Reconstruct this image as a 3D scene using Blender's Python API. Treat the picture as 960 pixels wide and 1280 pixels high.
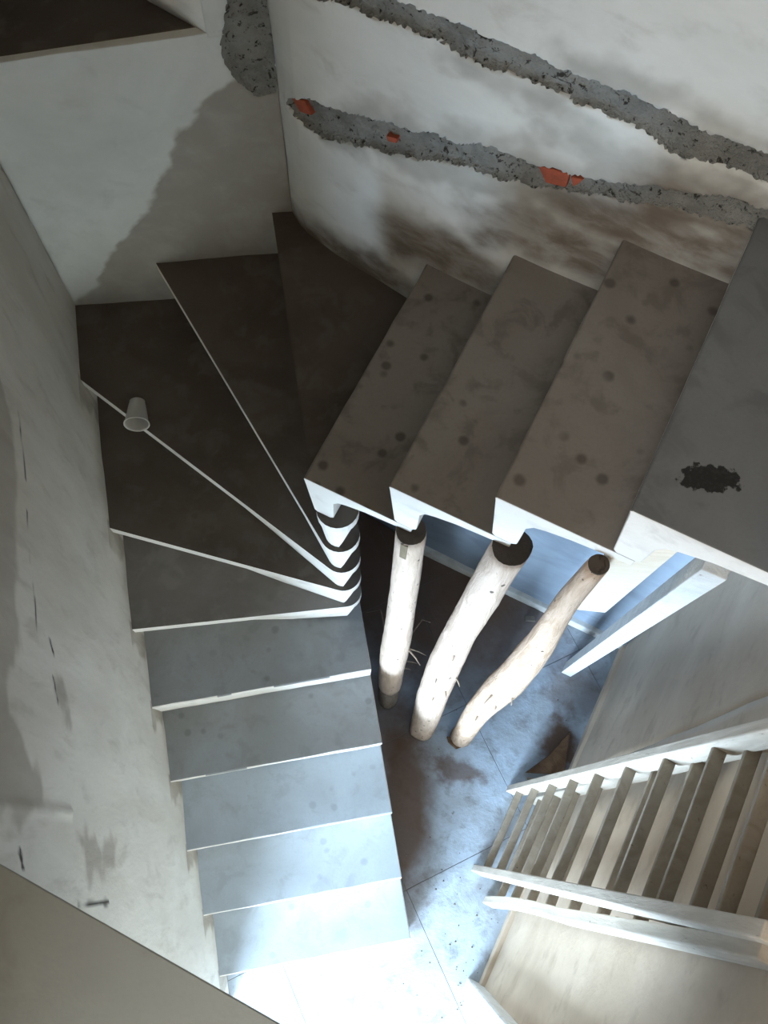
import bpy, bmesh, math, random
import numpy as np
from mathutils import Vector, Matrix, noise

random.seed(7)
for o in list(bpy.data.objects):
    bpy.data.objects.remove(o)
scn = bpy.context.scene
col = scn.collection

# ------------------------------------------------------------------ camera
F, TH, RO, H = 1184.14, 0.3531, 0.0436, 4.6416      # focal length in px of 960x1280, tilt off nadir, roll, height
fw = np.array([0, math.sin(TH), -math.cos(TH)])
r0 = np.array([1.0, 0, 0]); u0 = np.array([0, math.cos(TH), math.sin(TH)])
rt = math.cos(RO) * r0 + math.sin(RO) * u0
up = -math.sin(RO) * r0 + math.cos(RO) * u0
cd = bpy.data.cameras.new('camera'); cam = bpy.data.objects.new('camera', cd); col.objects.link(cam)
cd.sensor_fit = 'VERTICAL'; cd.sensor_height = 24.0; cd.lens = 24.0 * F / 1280.0
cd.clip_start = 0.02
cam.matrix_world = Matrix(((rt[0], up[0], -fw[0], 0), (rt[1], up[1], -fw[1], 0), (rt[2], up[2], -fw[2], H), (0, 0, 0, 1)))
scn.camera = cam

# ------------------------------------------------------------------ plan (metres)
BE = -0.4236                                          # direction of the upper flight
B = np.array([math.cos(BE), math.sin(BE)]); M = np.array([-B[1], B[0]])
U0 = np.array([-0.2132, 0.9195])                      # inner end of nosing 11
AL = 1.7868                                           # direction of the lower flight
A = np.array([math.cos(AL), math.sin(AL)]); N = np.array([A[1], -A[0]])
L0 = np.array([-0.6049, -0.4848])                     # wall end of nosing 1
R = 0.216; D1 = 0.2516; W1 = 0.8187; D2 = 0.2425; W2 = 0.7138
P1 = np.array([-1.1270, 1.8032]); P2 = np.array([-0.3290, 1.9121])
BW = 1.254                                            # plane of the side wall, along B from U0
CZ = 5.7                                              # ceiling
def bm2(b_, m_): return U0 + B * b_ + M * m_
def bm3(b_, m_, z): p = bm2(b_, m_); return Vector((p[0], p[1], z))
def tobm(P): d = np.array(P[:2]) - U0; return d @ B, d @ M
def ray(px): return fw + rt * (px[0] - 480) / F - up * (px[1] - 640) / F
def at_z(px, z):
    d = ray(px); t = (z - H) / d[2]; return Vector((d[0] * t, d[1] * t, z))
def on_line(px, Q, d2):
    """pixel on the vertical plane through Q along d2 -> (s, z)"""
    d = ray(px); n = np.array([-d2[1], d2[0]])
    t = (Q @ n) / (d[0] * n[0] + d[1] * n[1])
    P = d * t
    return float((P[:2] - Q) @ d2), float(H + P[2])

# ------------------------------------------------------------------ light
w = bpy.data.worlds.new('world'); scn.world = w; w.use_nodes = True
bg = w.node_tree.nodes['Background']; bg.inputs[0].default_value = (0.62, 0.78, 1.0, 1); bg.inputs[1].default_value = 0.6
def area(name, b_, m_, z, sx, sy, power, color, tilt=0.0):
    l = bpy.data.lights.new(name, 'AREA'); l.shape = 'RECTANGLE'; l.size = sx; l.size_y = sy; l.energy = power; l.color = color
    o = bpy.data.objects.new(name, l); col.objects.link(o)
    x = Vector((B[0], B[1], 0)); f = Vector((M[0] * math.cos(tilt), M[1] * math.cos(tilt), math.sin(tilt)))
    zz = -f; yy = zz.cross(x)
    o.matrix_world = Matrix(((x.x, yy.x, zz.x, bm3(b_, m_, z).x), (x.y, yy.y, zz.y, bm3(b_, m_, z).y), (x.z, yy.z, zz.z, z), (0, 0, 0, 1)))
    return o
area('door_daylight', 0.42, -3.86, 1.15, 1.16, 2.2, 610, (0.60, 0.80, 1.0))
area('window_daylight', 0.1, -3.86, 4.90, 1.9, 1.2, 135, (1.0, 0.985, 0.94))
vs = scn.view_settings
scn.display_settings.display_device = 'sRGB'
vs.view_transform = 'Standard'; vs.look = 'None'; vs.gamma = 1.0; vs.use_curve_mapping = False
vs.exposure = 0.0

# ------------------------------------------------------------------ materials
class Mat:
    def __init__(s, name, rough=0.85):
        s.m = bpy.data.materials.new(name); s.m.use_nodes = True
        s.t = s.m.node_tree; s.n = s.t.nodes; s.l = s.t.links
        s.p = s.n['Principled BSDF']; s.p.inputs['Roughness'].default_value = rough
        s.p.inputs['Specular IOR Level'].default_value = 0.25
        s.co = s.n.new('ShaderNodeTexCoord').outputs['Object']
    def link(s, a, b): s.l.new(a, b)
    def mapping(s, scale=(1, 1, 1), loc=(0, 0, 0), rot=(0, 0, 0)):
        m = s.n.new('ShaderNodeMapping'); s.link(s.co, m.inputs[0])
        m.inputs['Scale'].default_value = scale; m.inputs['Location'].default_value = loc; m.inputs['Rotation'].default_value = rot
        return m.outputs[0]
    def noise(s, scale, detail=4, rough=0.55, vec=None, dist=0.0):
        n = s.n.new('ShaderNodeTexNoise'); s.link(vec or s.co, n.inputs['Vector'])
        n.inputs['Scale'].default_value = scale; n.inputs['Detail'].default_value = detail
        n.inputs['Roughness'].default_value = rough; n.inputs['Distortion'].default_value = dist
        return n.outputs['Fac']
    def voro(s, scale, vec=None):
        n = s.n.new('ShaderNodeTexVoronoi'); s.link(vec or s.co, n.inputs['Vector']); n.inputs['Scale'].default_value = scale
        return n.outputs['Distance']
    def ramp(s, fac, lo, hi, a=0.0, b=1.0):
        n = s.n.new('ShaderNodeMapRange'); s.link(fac, n.inputs[0])
        n.inputs[1].default_value = lo; n.inputs[2].default_value = hi; n.inputs[3].default_value = a; n.inputs[4].default_value = b
        n.interpolation_type = 'SMOOTHSTEP'
        return n.outputs[0]
    def math(s, op, a, b):
        n = s.n.new('ShaderNodeMath'); n.operation = op
        for i, v in enumerate((a, b)):
            if isinstance(v, (int, float)): n.inputs[i].default_value = v
            else: s.link(v, n.inputs[i])
        return n.outputs[0]
    def mix(s, fac, a, b):
        n = s.n.new('ShaderNodeMix'); n.data_type = 'RGBA'
        if isinstance(fac, (int, float)): n.inputs[0].default_value = fac
        else: s.link(fac, n.inputs[0])
        for i, v in ((6, a), (7, b)):
            if isinstance(v, tuple): n.inputs[i].default_value = (*v, 1)
            else: s.link(v, n.inputs[i])
        return n.outputs[2]
    def attr(s, name):
        n = s.n.new('ShaderNodeAttribute'); n.attribute_name = name
        return n.outputs['Fac']
    def spot(s, centre, radius, edge=0.5, warp=0.0, wscale=8.0, squash=(1, 1, 1), rz=0.0):
        """1 inside an irregular spot of the surface, 0 outside"""
        v = s.n.new('ShaderNodeVectorMath'); v.operation = 'SUBTRACT'; s.link(s.co, v.inputs[0]); v.inputs[1].default_value = centre
        mp = s.n.new('ShaderNodeMapping'); s.link(v.outputs[0], mp.inputs[0]); mp.inputs['Scale'].default_value = squash; mp.inputs['Rotation'].default_value = (0, 0, rz)
        ln = s.n.new('ShaderNodeVectorMath'); ln.operation = 'LENGTH'; s.link(mp.outputs[0], ln.inputs[0])
        d = ln.outputs['Value']
        if warp: d = s.math('ADD', d, s.math('MULTIPLY', s.math('SUBTRACT', s.noise(wscale, 5, 0.6), 0.5), warp))
        return s.ramp(d, radius * edge, radius, 1.0, 0.0)
    def color(s, c):
        if isinstance(c, tuple): s.p.inputs['Base Color'].default_value = (*c, 1)
        else: s.link(c, s.p.inputs['Base Color'])
        return s
    def bump(s, h, strength=0.3, dist=0.01):
        b = s.n.new('ShaderNodeBump'); s.link(h, b.inputs['Height']); b.inputs['Strength'].default_value = strength; b.inputs['Distance'].default_value = dist
        s.link(b.outputs[0], s.p.inputs['Normal']); return s

def plaster(name, light, mid, dark, streak=(1, 1, 1), seed=0.0, patch=None, dirt_shade=None):
    m = Mat(name, 0.92)
    v = m.mapping(streak, (seed, seed * 0.7, seed * 0.3))
    n1 = m.noise(2.2, 6, 0.62, v, 0.4); n2 = m.noise(9, 5, 0.6, v, 0.3); n3 = m.noise(70, 3, 0.6)
    c = m.mix(m.ramp(n1, 0.36, 0.66), light, mid)
    c = m.mix(m.math('MULTIPLY', m.ramp(n2, 0.52, 0.74), 0.55), c, dark)
    c = m.mix(m.math('MULTIPLY', m.ramp(n3, 0.45, 0.7), 0.15), c, mid)
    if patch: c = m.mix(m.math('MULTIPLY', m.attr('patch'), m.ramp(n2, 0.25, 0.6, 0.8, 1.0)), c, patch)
    if dirt_shade: c = m.mix(m.math('MULTIPLY', m.attr('dirt_shade'), m.ramp(n2, 0.3, 0.65, 0.6, 1.0)), c, dirt_shade)
    if name == 'plaster_right': c = m.mix(m.attr('under_tone'), c, m.mix(m.ramp(n1, 0.4, 0.62), (0.30, 0.365, 0.45), (0.24, 0.29, 0.36)))  # blue-grey tone below the flight, darker than the plaster above
    c = m.mix(m.attr('mark'), c, (0.035, 0.032, 0.028))
    m.color(c)
    m.bump(m.math('ADD', m.math('MULTIPLY', n3, 0.3), n2), 0.2, 0.012)
    return m.m
PL_LEFT = plaster('plaster_left', (0.63, 0.61, 0.565), (0.54, 0.515, 0.465), (0.40, 0.375, 0.33), (1.6, 1.6, 0.45), 1.3, (0.33, 0.30, 0.26), (0.27, 0.235, 0.19))
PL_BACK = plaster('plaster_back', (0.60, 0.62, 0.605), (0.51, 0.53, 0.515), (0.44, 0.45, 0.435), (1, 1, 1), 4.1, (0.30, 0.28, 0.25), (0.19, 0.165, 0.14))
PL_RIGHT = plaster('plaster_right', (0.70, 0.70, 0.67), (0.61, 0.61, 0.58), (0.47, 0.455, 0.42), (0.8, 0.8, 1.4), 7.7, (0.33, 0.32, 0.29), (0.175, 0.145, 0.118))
PL_SIDE = plaster('plaster_side', (0.70, 0.575, 0.45), (0.60, 0.48, 0.365), (0.45, 0.345, 0.25), (1, 1, 1), 2.9, (0.4, 0.36, 0.3), (0.3, 0.25, 0.2))
PL_PLAIN = plaster('plaster_plain', (0.55, 0.54, 0.50), (0.48, 0.46, 0.42), (0.38, 0.36, 0.32), (1, 1, 1), 9.2)

m = Mat('mortar', 0.95)
n1 = m.noise(14, 6, 0.65); n2 = m.noise(60, 4, 0.7)
c = m.mix(m.ramp(n1, 0.3, 0.7), (0.20, 0.20, 0.185), (0.30, 0.30, 0.28))
c = m.mix(m.ramp(n2, 0.58, 0.66), c, (0.04, 0.036, 0.03))
c = m.mix(m.ramp(m.noise(26, 5, 0.7, None, 0.8), 0.60, 0.66), c, (0.055, 0.05, 0.042))
m.color(c).bump(n2, 0.9, 0.02); MORTAR = m.m

m = Mat('brick', 0.9)
m.color(m.mix(m.ramp(m.noise(40, 4), 0.35, 0.7), (0.42, 0.10, 0.055), (0.30, 0.085, 0.05))).bump(m.noise(90, 4), 0.5, 0.01); BRICK = m.m

def cement(name, a, b_, c_, spots=True, seed=0.0, extra=()):
    m = Mat(name, 0.7)
    v = m.mapping((1, 1, 1), (seed, seed, seed))
    n1 = m.noise(3.2, 6, 0.62, v, 0.6); n2 = m.noise(11, 5, 0.6, v, 0.4); n3 = m.noise(120, 3, 0.6)
    c = m.mix(m.ramp(n1, 0.34, 0.68), a, b_)
    c = m.mix(m.math('MULTIPLY', m.ramp(n2, 0.50, 0.66), 0.35 if 'low' in name or 'mid' in name else 0.6), c, c_)
    if spots:
        vd = m.math('ADD', m.voro(13, v), m.math('MULTIPLY', m.math('SUBTRACT', n2, 0.5), 0.25))
        sp = m.math('MULTIPLY', m.ramp(vd, 0.10, 0.24, 1, 0), m.ramp(m.noise(2.4, 2, 0.5, m.mapping((1, 1, 1), (seed + 5, 2, 1))), 0.47 if spots < 0.7 else 0.38, 0.58 if spots < 0.7 else 0.46))
        c = m.mix(m.math('MULTIPLY', sp, spots), c, (c_[0] * 0.55, c_[1] * 0.52, c_[2] * 0.5))
    for (ctr, rad, sq, rz, colr) in extra:
        c = m.mix(m.spot(ctr, rad, 0.85, 0.09, 45, sq, rz), c, colr)
    c = m.mix(m.math('MULTIPLY', m.ramp(n3, 0.45, 0.7), 0.12), c, c_)
    m.color(c); m.bump(m.math('ADD', m.math('MULTIPLY', n3, 0.12), n2), 0.16, 0.008)
    return m.m
TREAD_LOW = cement('tread_cement_low', (0.39, 0.44, 0.49), (0.33, 0.365, 0.40), (0.26, 0.275, 0.29), 0.25, 0.4)  # one cement in several tones, light falloff along the stair put into the colours
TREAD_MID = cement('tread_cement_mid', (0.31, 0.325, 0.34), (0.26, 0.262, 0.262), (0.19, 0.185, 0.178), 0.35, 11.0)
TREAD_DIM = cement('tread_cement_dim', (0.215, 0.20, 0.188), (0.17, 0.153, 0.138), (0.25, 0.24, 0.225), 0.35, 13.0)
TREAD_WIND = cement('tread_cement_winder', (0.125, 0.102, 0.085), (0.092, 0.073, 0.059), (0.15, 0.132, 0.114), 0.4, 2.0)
pq = at_z((888, 598), 14 * R)
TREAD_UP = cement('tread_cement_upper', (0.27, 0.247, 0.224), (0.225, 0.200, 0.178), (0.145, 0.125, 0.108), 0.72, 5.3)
TREAD_TOP = cement('tread_cement_landing', (0.19, 0.195, 0.198), (0.165, 0.168, 0.17), (0.125, 0.125, 0.125), False, 8.1,
                   [((pq.x, pq.y, pq.z), 0.055, (0.9, 1.9, 1), 0.1, (0.022, 0.021, 0.02))])
EDGE = cement('edge_cement_lit', (0.80, 0.77, 0.73), (0.72, 0.69, 0.65), (0.58, 0.555, 0.52), False, 3.3)  # same cement as the treads, whitened to carry the strong door light
SLAB = cement('slab_cement', (0.315, 0.34, 0.335), (0.285, 0.31, 0.305), (0.255, 0.27, 0.26), False, 6.6)
LEDGE = cement('ledge_cement', (0.105, 0.088, 0.074), (0.085, 0.07, 0.058), (0.15, 0.13, 0.11), False, 1.1)

# floor: dusty pale cement with brown dirt
m = Mat('floor_cement', 0.75)
n1 = m.noise(2.6, 7, 0.65, None, 0.5); n2 = m.noise(10, 6, 0.65, None, 0.3); n3 = m.noise(60, 4, 0.6)
c = m.mix(m.ramp(n1, 0.38, 0.64), (0.46, 0.54, 0.64), (0.36, 0.395, 0.44))
c = m.mix(m.math('MULTIPLY', m.ramp(n2, 0.48, 0.70), 0.55), c, (0.17, 0.155, 0.14))
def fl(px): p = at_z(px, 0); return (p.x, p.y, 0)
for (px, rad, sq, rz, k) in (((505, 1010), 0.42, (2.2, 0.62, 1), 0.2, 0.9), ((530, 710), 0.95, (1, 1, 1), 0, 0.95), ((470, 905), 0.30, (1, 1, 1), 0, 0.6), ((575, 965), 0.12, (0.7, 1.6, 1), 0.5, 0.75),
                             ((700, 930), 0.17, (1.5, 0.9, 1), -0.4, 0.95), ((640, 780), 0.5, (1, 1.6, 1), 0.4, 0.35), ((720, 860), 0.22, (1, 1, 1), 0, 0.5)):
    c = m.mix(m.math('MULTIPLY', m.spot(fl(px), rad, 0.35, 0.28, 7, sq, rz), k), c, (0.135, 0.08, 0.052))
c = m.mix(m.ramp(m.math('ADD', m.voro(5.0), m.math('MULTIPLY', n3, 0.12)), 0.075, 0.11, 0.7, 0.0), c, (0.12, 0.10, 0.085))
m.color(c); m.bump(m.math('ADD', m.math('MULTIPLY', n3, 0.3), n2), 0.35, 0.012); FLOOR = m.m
m = Mat('joint_dirt', 0.95); m.color(m.mix(m.noise(20), (0.14, 0.125, 0.11), (0.2, 0.19, 0.175))); JOINT = m.m

def wood(name, light, dark, knots=(0.05, 0.035, 0.025), vec=(6, 6, 0.9), ks=5.0, kth=0.1, bs=0.5):
    m = Mat(name, 0.8)
    v = m.mapping(vec)
    n1 = m.noise(5, 6, 0.65, v, 1.2); n2 = m.noise(24, 5, 0.7, v, 0.6)
    c = m.mix(m.ramp(n1, 0.35, 0.68), light, dark)
    c = m.mix(m.ramp(n2, 0.63, 0.72), c, (dark[0] * 0.55, dark[1] * 0.5, dark[2] * 0.45))
    if kth: c = m.mix(m.ramp(m.voro(ks, m.mapping((4, 4, 2.2))), kth * 0.6, kth, 0.85, 0), c, knots)
    m.color(c).bump(m.math('ADD', n1, m.math('MULTIPLY', n2, 0.6)), bs, 0.012)
    return m.m
LOG1 = wood('peeled_log_pale', (0.68, 0.55, 0.46), (0.54, 0.42, 0.33))
LOG2 = wood('peeled_log_knotty', (0.64, 0.51, 0.42), (0.49, 0.37, 0.29), kth=0.14)
LOG3 = wood('peeled_log_tan', (0.63, 0.47, 0.36), (0.44, 0.30, 0.20))
LOGD = wood('damp_log_base', (0.30, 0.25, 0.21), (0.17, 0.13, 0.10))
CUT = wood('cut_log_end', (0.085, 0.065, 0.05), (0.055, 0.042, 0.032), vec=(1, 1, 1), kth=0)
FIBRE = wood('bark_fibre', (0.30, 0.22, 0.16), (0.18, 0.125, 0.085), kth=0)
BOARD = wood('cream_board', (0.86, 0.78, 0.66), (0.80, 0.71, 0.58), vec=(1, 1, 9), kth=0)
TIMBER = wood('white_timber', (0.66, 0.67, 0.67), (0.56, 0.57, 0.57), vec=(2, 2, 2), kth=0)
LADW = wood('weathered_ladder_wood', (0.40, 0.345, 0.28), (0.32, 0.27, 0.21), vec=(3, 3, 3), kth=0.05, bs=0.2)
RAILW = wood('pale_rail_wood', (0.70, 0.63, 0.54), (0.58, 0.51, 0.43), vec=(5, 5, 0.6), kth=0.05, bs=0.2)
BROWN = wood('brown_offcut', (0.20, 0.12, 0.07), (0.13, 0.075, 0.045), vec=(3, 3, 3), kth=0)
WEDGE = wood('wedge_wood', (0.25, 0.20, 0.13), (0.17, 0.13, 0.085), vec=(4, 4, 1), kth=0)
m = Mat('white_paint', 0.6); m.color(m.mix(m.ramp(m.noise(18, 5), 0.45, 0.7), (0.72, 0.72, 0.70), (0.58, 0.57, 0.54))); WHITE = m.m
m = Mat('rubble', 0.95); m.color(m.mix(m.noise(30), (0.10, 0.085, 0.07), (0.28, 0.25, 0.22))); RUBBLE = m.m
m = Mat('clear_plastic', 0.25)
m.color((0.80, 0.78, 0.74)); m.p.inputs['Transmission Weight'].default_value = 0.55; m.p.inputs['IOR'].default_value = 1.25; m.p.inputs['Roughness'].default_value = 0.35; PLASTIC = m.m

# ------------------------------------------------------------------ mesh helpers
class MB:
    def __init__(s): s.v = []; s.f = []; s.mi = []
    def add(s, vs, fs, mi=0):
        o = len(s.v); s.v += [tuple(v) for v in vs]; s.f += [tuple(i + o for i in f) for f in fs]; s.mi += [mi] * len(fs); return s
    def prism(s, poly, z0, z1, mi=0):
        n = len(poly)
        vs = [(p[0], p[1], z0) for p in poly] + [(p[0], p[1], z1) for p in poly]
        fs = [tuple(range(n))[::-1], tuple(range(n, 2 * n))] + [(i, (i + 1) % n, n + (i + 1) % n, n + i) for i in range(n)]
        return s.add(vs, fs, mi)
    def box8(s, c, mi=0):
        return s.add(c, [(3, 2, 1, 0), (4, 5, 6, 7), (0, 1, 5, 4), (1, 2, 6, 5), (2, 3, 7, 6), (3, 0, 4, 7)], mi)
    def beam(s, p, q, wx, wy, x, mi=0, seg=1, curve=None):
        """bar from p to q; wx along x, wy across"""
        p = Vector(p); q = Vector(q); d = (q - p).normalized(); x = Vector(x); x = (x - d * x.dot(d)).normalized(); y = d.cross(x)
        rings = []
        for i in range(seg + 1):
            t = i / seg; c = p.lerp(q, t)
            if curve: c = c + curve(t)
            rings += [c - x * wx / 2 - y * wy / 2, c + x * wx / 2 - y * wy / 2, c + x * wx / 2 + y * wy / 2, c - x * wx / 2 + y * wy / 2]
        fs = [(3, 2, 1, 0), tuple(seg * 4 + i for i in range(4))]
        for i in range(seg):
            for j in range(4):
                a_, b_ = i * 4 + j, i * 4 + (j + 1) % 4
                fs.append((a_, b_, b_ + 4, a_ + 4))
        return s.add(rings, fs, mi)
    def tube(s, pts, rad, n=8, mi=0, rfun=None, cap=True):
        pts = [Vector(p) for p in pts]; rings = []
        for i, p in enumerate(pts):
            d = (pts[min(i + 1, len(pts) - 1)] - pts[max(i - 1, 0)]).normalized()
            x = Vector((1, 0, 0)); x = (x - d * x.dot(d)).normalized(); y = d.cross(x)
            rr = rad[i] if isinstance(rad, (list, tuple)) else rad
            for j in range(n):
                an = 2 * math.pi * j / n; k = rr * (rfun(i, an, p) if rfun else 1)
                rings.append(p + x * math.cos(an) * k + y * math.sin(an) * k)
        fs = []
        for i in range(len(pts) - 1):
            for j in range(n):
                a_, b_ = i * n + j, i * n + (j + 1) % n
                fs.append((a_, b_, b_ + n, a_ + n))
        if cap: fs += [tuple(range(n))[::-1], tuple((len(pts) - 1) * n + j for j in range(n))]
        return s.add(rings, fs, mi)
    def build(s, name, mats, parent=None, smooth=False, bevel=0.0, seg=2):
        me = bpy.data.meshes.new(name); me.from_pydata(s.v, [], s.f)
        for mt in (mats if isinstance(mats, (list, tuple)) else [mats]): me.materials.append(mt)
        me.polygons.foreach_set('material_index', s.mi)
        bm = bmesh.new(); bm.from_mesh(me); bmesh.ops.recalc_face_normals(bm, faces=bm.faces); bm.to_mesh(me); bm.free()
        if smooth: me.polygons.foreach_set('use_smooth', [True] * len(me.polygons))
        o = bpy.data.objects.new(name, me); col.objects.link(o)
        if parent:
            o.parent = parent
            o.matrix_parent_inverse = Matrix.Translation(-Vector(parent.location))
        if bevel:
            b = o.modifiers.new('bevel', 'BEVEL'); b.width = bevel; b.segments = seg; b.limit_method = 'ANGLE'; b.angle_limit = math.radians(35)
        return o
def struct(o): o['kind'] = 'structure'; return o
def tag(o, label, cat, group=None):
    o['label'] = label; o['category'] = cat
    if group: o['group'] = group
    return o
def thing(name, loc, label, cat, group=None):
    o = bpy.data.objects.new(name, None); col.objects.link(o); o.location = loc; o.empty_display_size = 0.1
    return tag(o, label, cat, group)
def fbm(x, y, z, o=3): return noise.fractal(Vector((x, y, z)), 1.0, 2.0, o)

def wall_grid(name, line, z0, z1, step, mat, thick=0.18, fn=None, side=1.0, child=None, ztop=None, ss=None, zs=None, dfn=None):
    """wall whose front face is a fine grid along the plan polyline; fn(s, z) -> (depth, dict of attributes, label)"""
    line = [np.array(p, float) for p in line]
    cum = [0.0]
    for i in range(len(line) - 1): cum.append(cum[-1] + float(np.linalg.norm(line[i + 1] - line[i])))
    if ss is None: ns = max(1, round(cum[-1] / step)); ss = [cum[-1] * i / ns for i in range(ns + 1)]
    if zs is None: nz = max(1, round((z1 - z0) / step)); zs = [z0 + (z1 - z0) * j / nz for j in range(nz + 1)]
    ns = len(ss) - 1; nz = len(zs) - 1
    def pos(s):
        for i in range(len(line) - 1):
            if s <= cum[i + 1] + 1e-9 or i == len(line) - 2:
                t = (s - cum[i]) / (cum[i + 1] - cum[i]); d = (line[i + 1] - line[i]) / (cum[i + 1] - cum[i])
                return line[i] * (1 - t) + line[i + 1] * t, np.array([d[1], -d[0]]) * side
    vs = []; at = {'patch': [], 'dirt_shade': [], 'mark': [], 'under_tone': []}; lab = []
    cols = [pos(s_) for s_ in ss]
    G = np.zeros((ns + 1, nz + 1, 3))
    for i in range(ns + 1):
        for j in range(nz + 1):
            z = zs[j]
            if ztop: z = z0 + (z - z0) * (ztop(ss[i]) - z0) / (z1 - z0)
            G[i, j] = (ss[i], z, dfn(ss[i], z, cols[i][0]) if dfn else -1)
    LB = G[:, :, 2] > 0
    if dfn:                                            # slide grid points near the edge onto it, so that the edge is clean
        h = min(min(np.diff(ss)), min(np.diff(zs)))
        for i in range(1, ns):
            for j in range(1, nz):
                d_ = G[i, j, 2]
                if abs(d_) < 0.9 * h and abs(d_) < 0.5:
                    gs = (G[i + 1, j, 2] - G[i - 1, j, 2]) / (ss[i + 1] - ss[i - 1]); gz = (G[i, j + 1, 2] - G[i, j - 1, 2]) / (zs[j + 1] - zs[j - 1])
                    g2 = gs * gs + gz * gz
                    if 0.2 < g2 < 9:
                        k_ = max(-1.0, min(1.0, d_ / (math.sqrt(g2) * h * 0.55))) * h * 0.55 / math.sqrt(g2)
                        G[i, j, 0] -= k_ * gs; G[i, j, 1] -= k_ * gz
                        LB[i, j] = True; G[i, j, 2] = 0
    for i in range(ns + 1):
        for j in range(nz + 1):
            s_, z = G[i, j, 0], G[i, j, 1]
            p, nn = pos(s_) if dfn else cols[i]
            dep = 0.006 * fbm(p[0] * 2.5, p[1] * 2.5, z * 2.5)
            a_, l_ = {}, 0
            if fn:
                dd, a_, l_ = fn(s_, z, p); dep += dd
            vs.append((p[0] + nn[0] * dep, p[1] + nn[1] * dep, z)); lab.append(l_)
            for k in at: at[k].append(a_.get(k, 0.0))
    fs = []; fl_ = []
    for i in range(ns):
        for j in range(nz):
            q = (i * (nz + 1) + j, (i + 1) * (nz + 1) + j, (i + 1) * (nz + 1) + j + 1, i * (nz + 1) + j + 1)
            lq = [LB[i, j], LB[i + 1, j], LB[i + 1, j + 1], LB[i, j + 1]]
            if dfn and sum(map(int, lq)) == 3 and sum(1 for a1, b1 in ((i, j), (i + 1, j), (i + 1, j + 1), (i, j + 1)) if G[a1, b1, 2] > 0):
                o_ = lq.index(False); q = q[o_:] + q[:o_]
                fs.append((q[1], q[2], q[3])); fl_.append(1); fs.append((q[0], q[1], q[3])); fl_.append(0)
            else:
                dm = (G[i, j, 2] + G[i + 1, j, 2] + G[i + 1, j + 1, 2] + G[i, j + 1, 2])
                fs.append(q); fl_.append(1 if dm > 0 else 0)
    # rim and back
    rim = [i * (nz + 1) for i in range(ns + 1)] + [ns * (nz + 1) + j for j in range(1, nz + 1)] + [i * (nz + 1) + nz for i in range(ns - 1, -1, -1)] + [j for j in range(nz - 1, 0, -1)]
    bi = {}
    for k in rim:
        p, nn = cols[k // (nz + 1)]; bi[k] = len(vs); vs.append((p[0] - nn[0] * thick, p[1] - nn[1] * thick, vs[k][2]))
        for q in at: at[q].append(0.0)
    rf = [(rim[i], bi[rim[i]], bi[rim[(i + 1) % len(rim)]], rim[(i + 1) % len(rim)]) for i in range(len(rim))]
    for i in range(ns):
        rf.append((bi[i * (nz + 1)], bi[i * (nz + 1) + nz], bi[(i + 1) * (nz + 1) + nz], bi[(i + 1) * (nz + 1)]))
    def mk(nm, faces, mt, keep_all=True):
        used = sorted({i for f in faces for i in f}); mp = {k: i for i, k in enumerate(used)}
        me = bpy.data.meshes.new(nm); me.from_pydata([vs[k] for k in used], [], [tuple(mp[i] for i in f) for f in faces])
        for q in at:
            al = me.attributes.new(q, 'FLOAT', 'POINT'); al.data.foreach_set('value', [at[q][k] for k in used])
        me.materials.append(mt)
        me.polygons.foreach_set('use_smooth', [True] * len(me.polygons))
        o = bpy.data.objects.new(nm, me); col.objects.link(o); return o
    w_ = struct(mk(name, [f for f, l in zip(fs, fl_) if not l] + rf, mat))
    if any(fl_):
        ch = mk(child[0], [f for f, l in zip(fs, fl_) if l], child[1]); ch.parent = w_; ch['label'] = child[2]
    return w_

BBX = {}
def rng(*parts):
    out = []
    for a_, b_, st in parts:
        k = max(1, round((b_ - a_) / st)); out += [a_ + (b_ - a_) * i / k for i in range(k)]
    return out + [parts[-1][1]]
def poly_in(s, z, poly):
    n = len(poly); dmin = 9; ins = False
    key = id(poly)
    if key not in BBX: xs = [q[0] for q in poly]; ys = [q[1] for q in poly]; BBX[key] = (min(xs), max(xs), min(ys), max(ys))
    bx = BBX[key]
    if s < bx[0] - 0.1 or s > bx[1] + 0.1 or z < bx[2] - 0.1 or z > bx[3] + 0.1: return -1.0
    for i in range(n):
        x1, y1 = poly[i]; x2, y2 = poly[(i + 1) % n]
        if (y1 > z) != (y2 > z) and s < (x2 - x1) * (z - y1) / (y2 - y1) + x1: ins = not ins
        dx, dy = x2 - x1, y2 - y1; t = max(0, min(1, ((s - x1) * dx + (z - y1) * dy) / (dx * dx + dy * dy + 1e-12)))
        dmin = min(dmin, math.hypot(s - x1 - t * dx, z - y1 - t * dy))
    return dmin if ins else -dmin                      # signed distance, positive inside
def sstep(x, a, b): t = max(0.0, min(1.0, (x - a) / (b - a))); return t * t * (3 - 2 * t)

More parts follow.
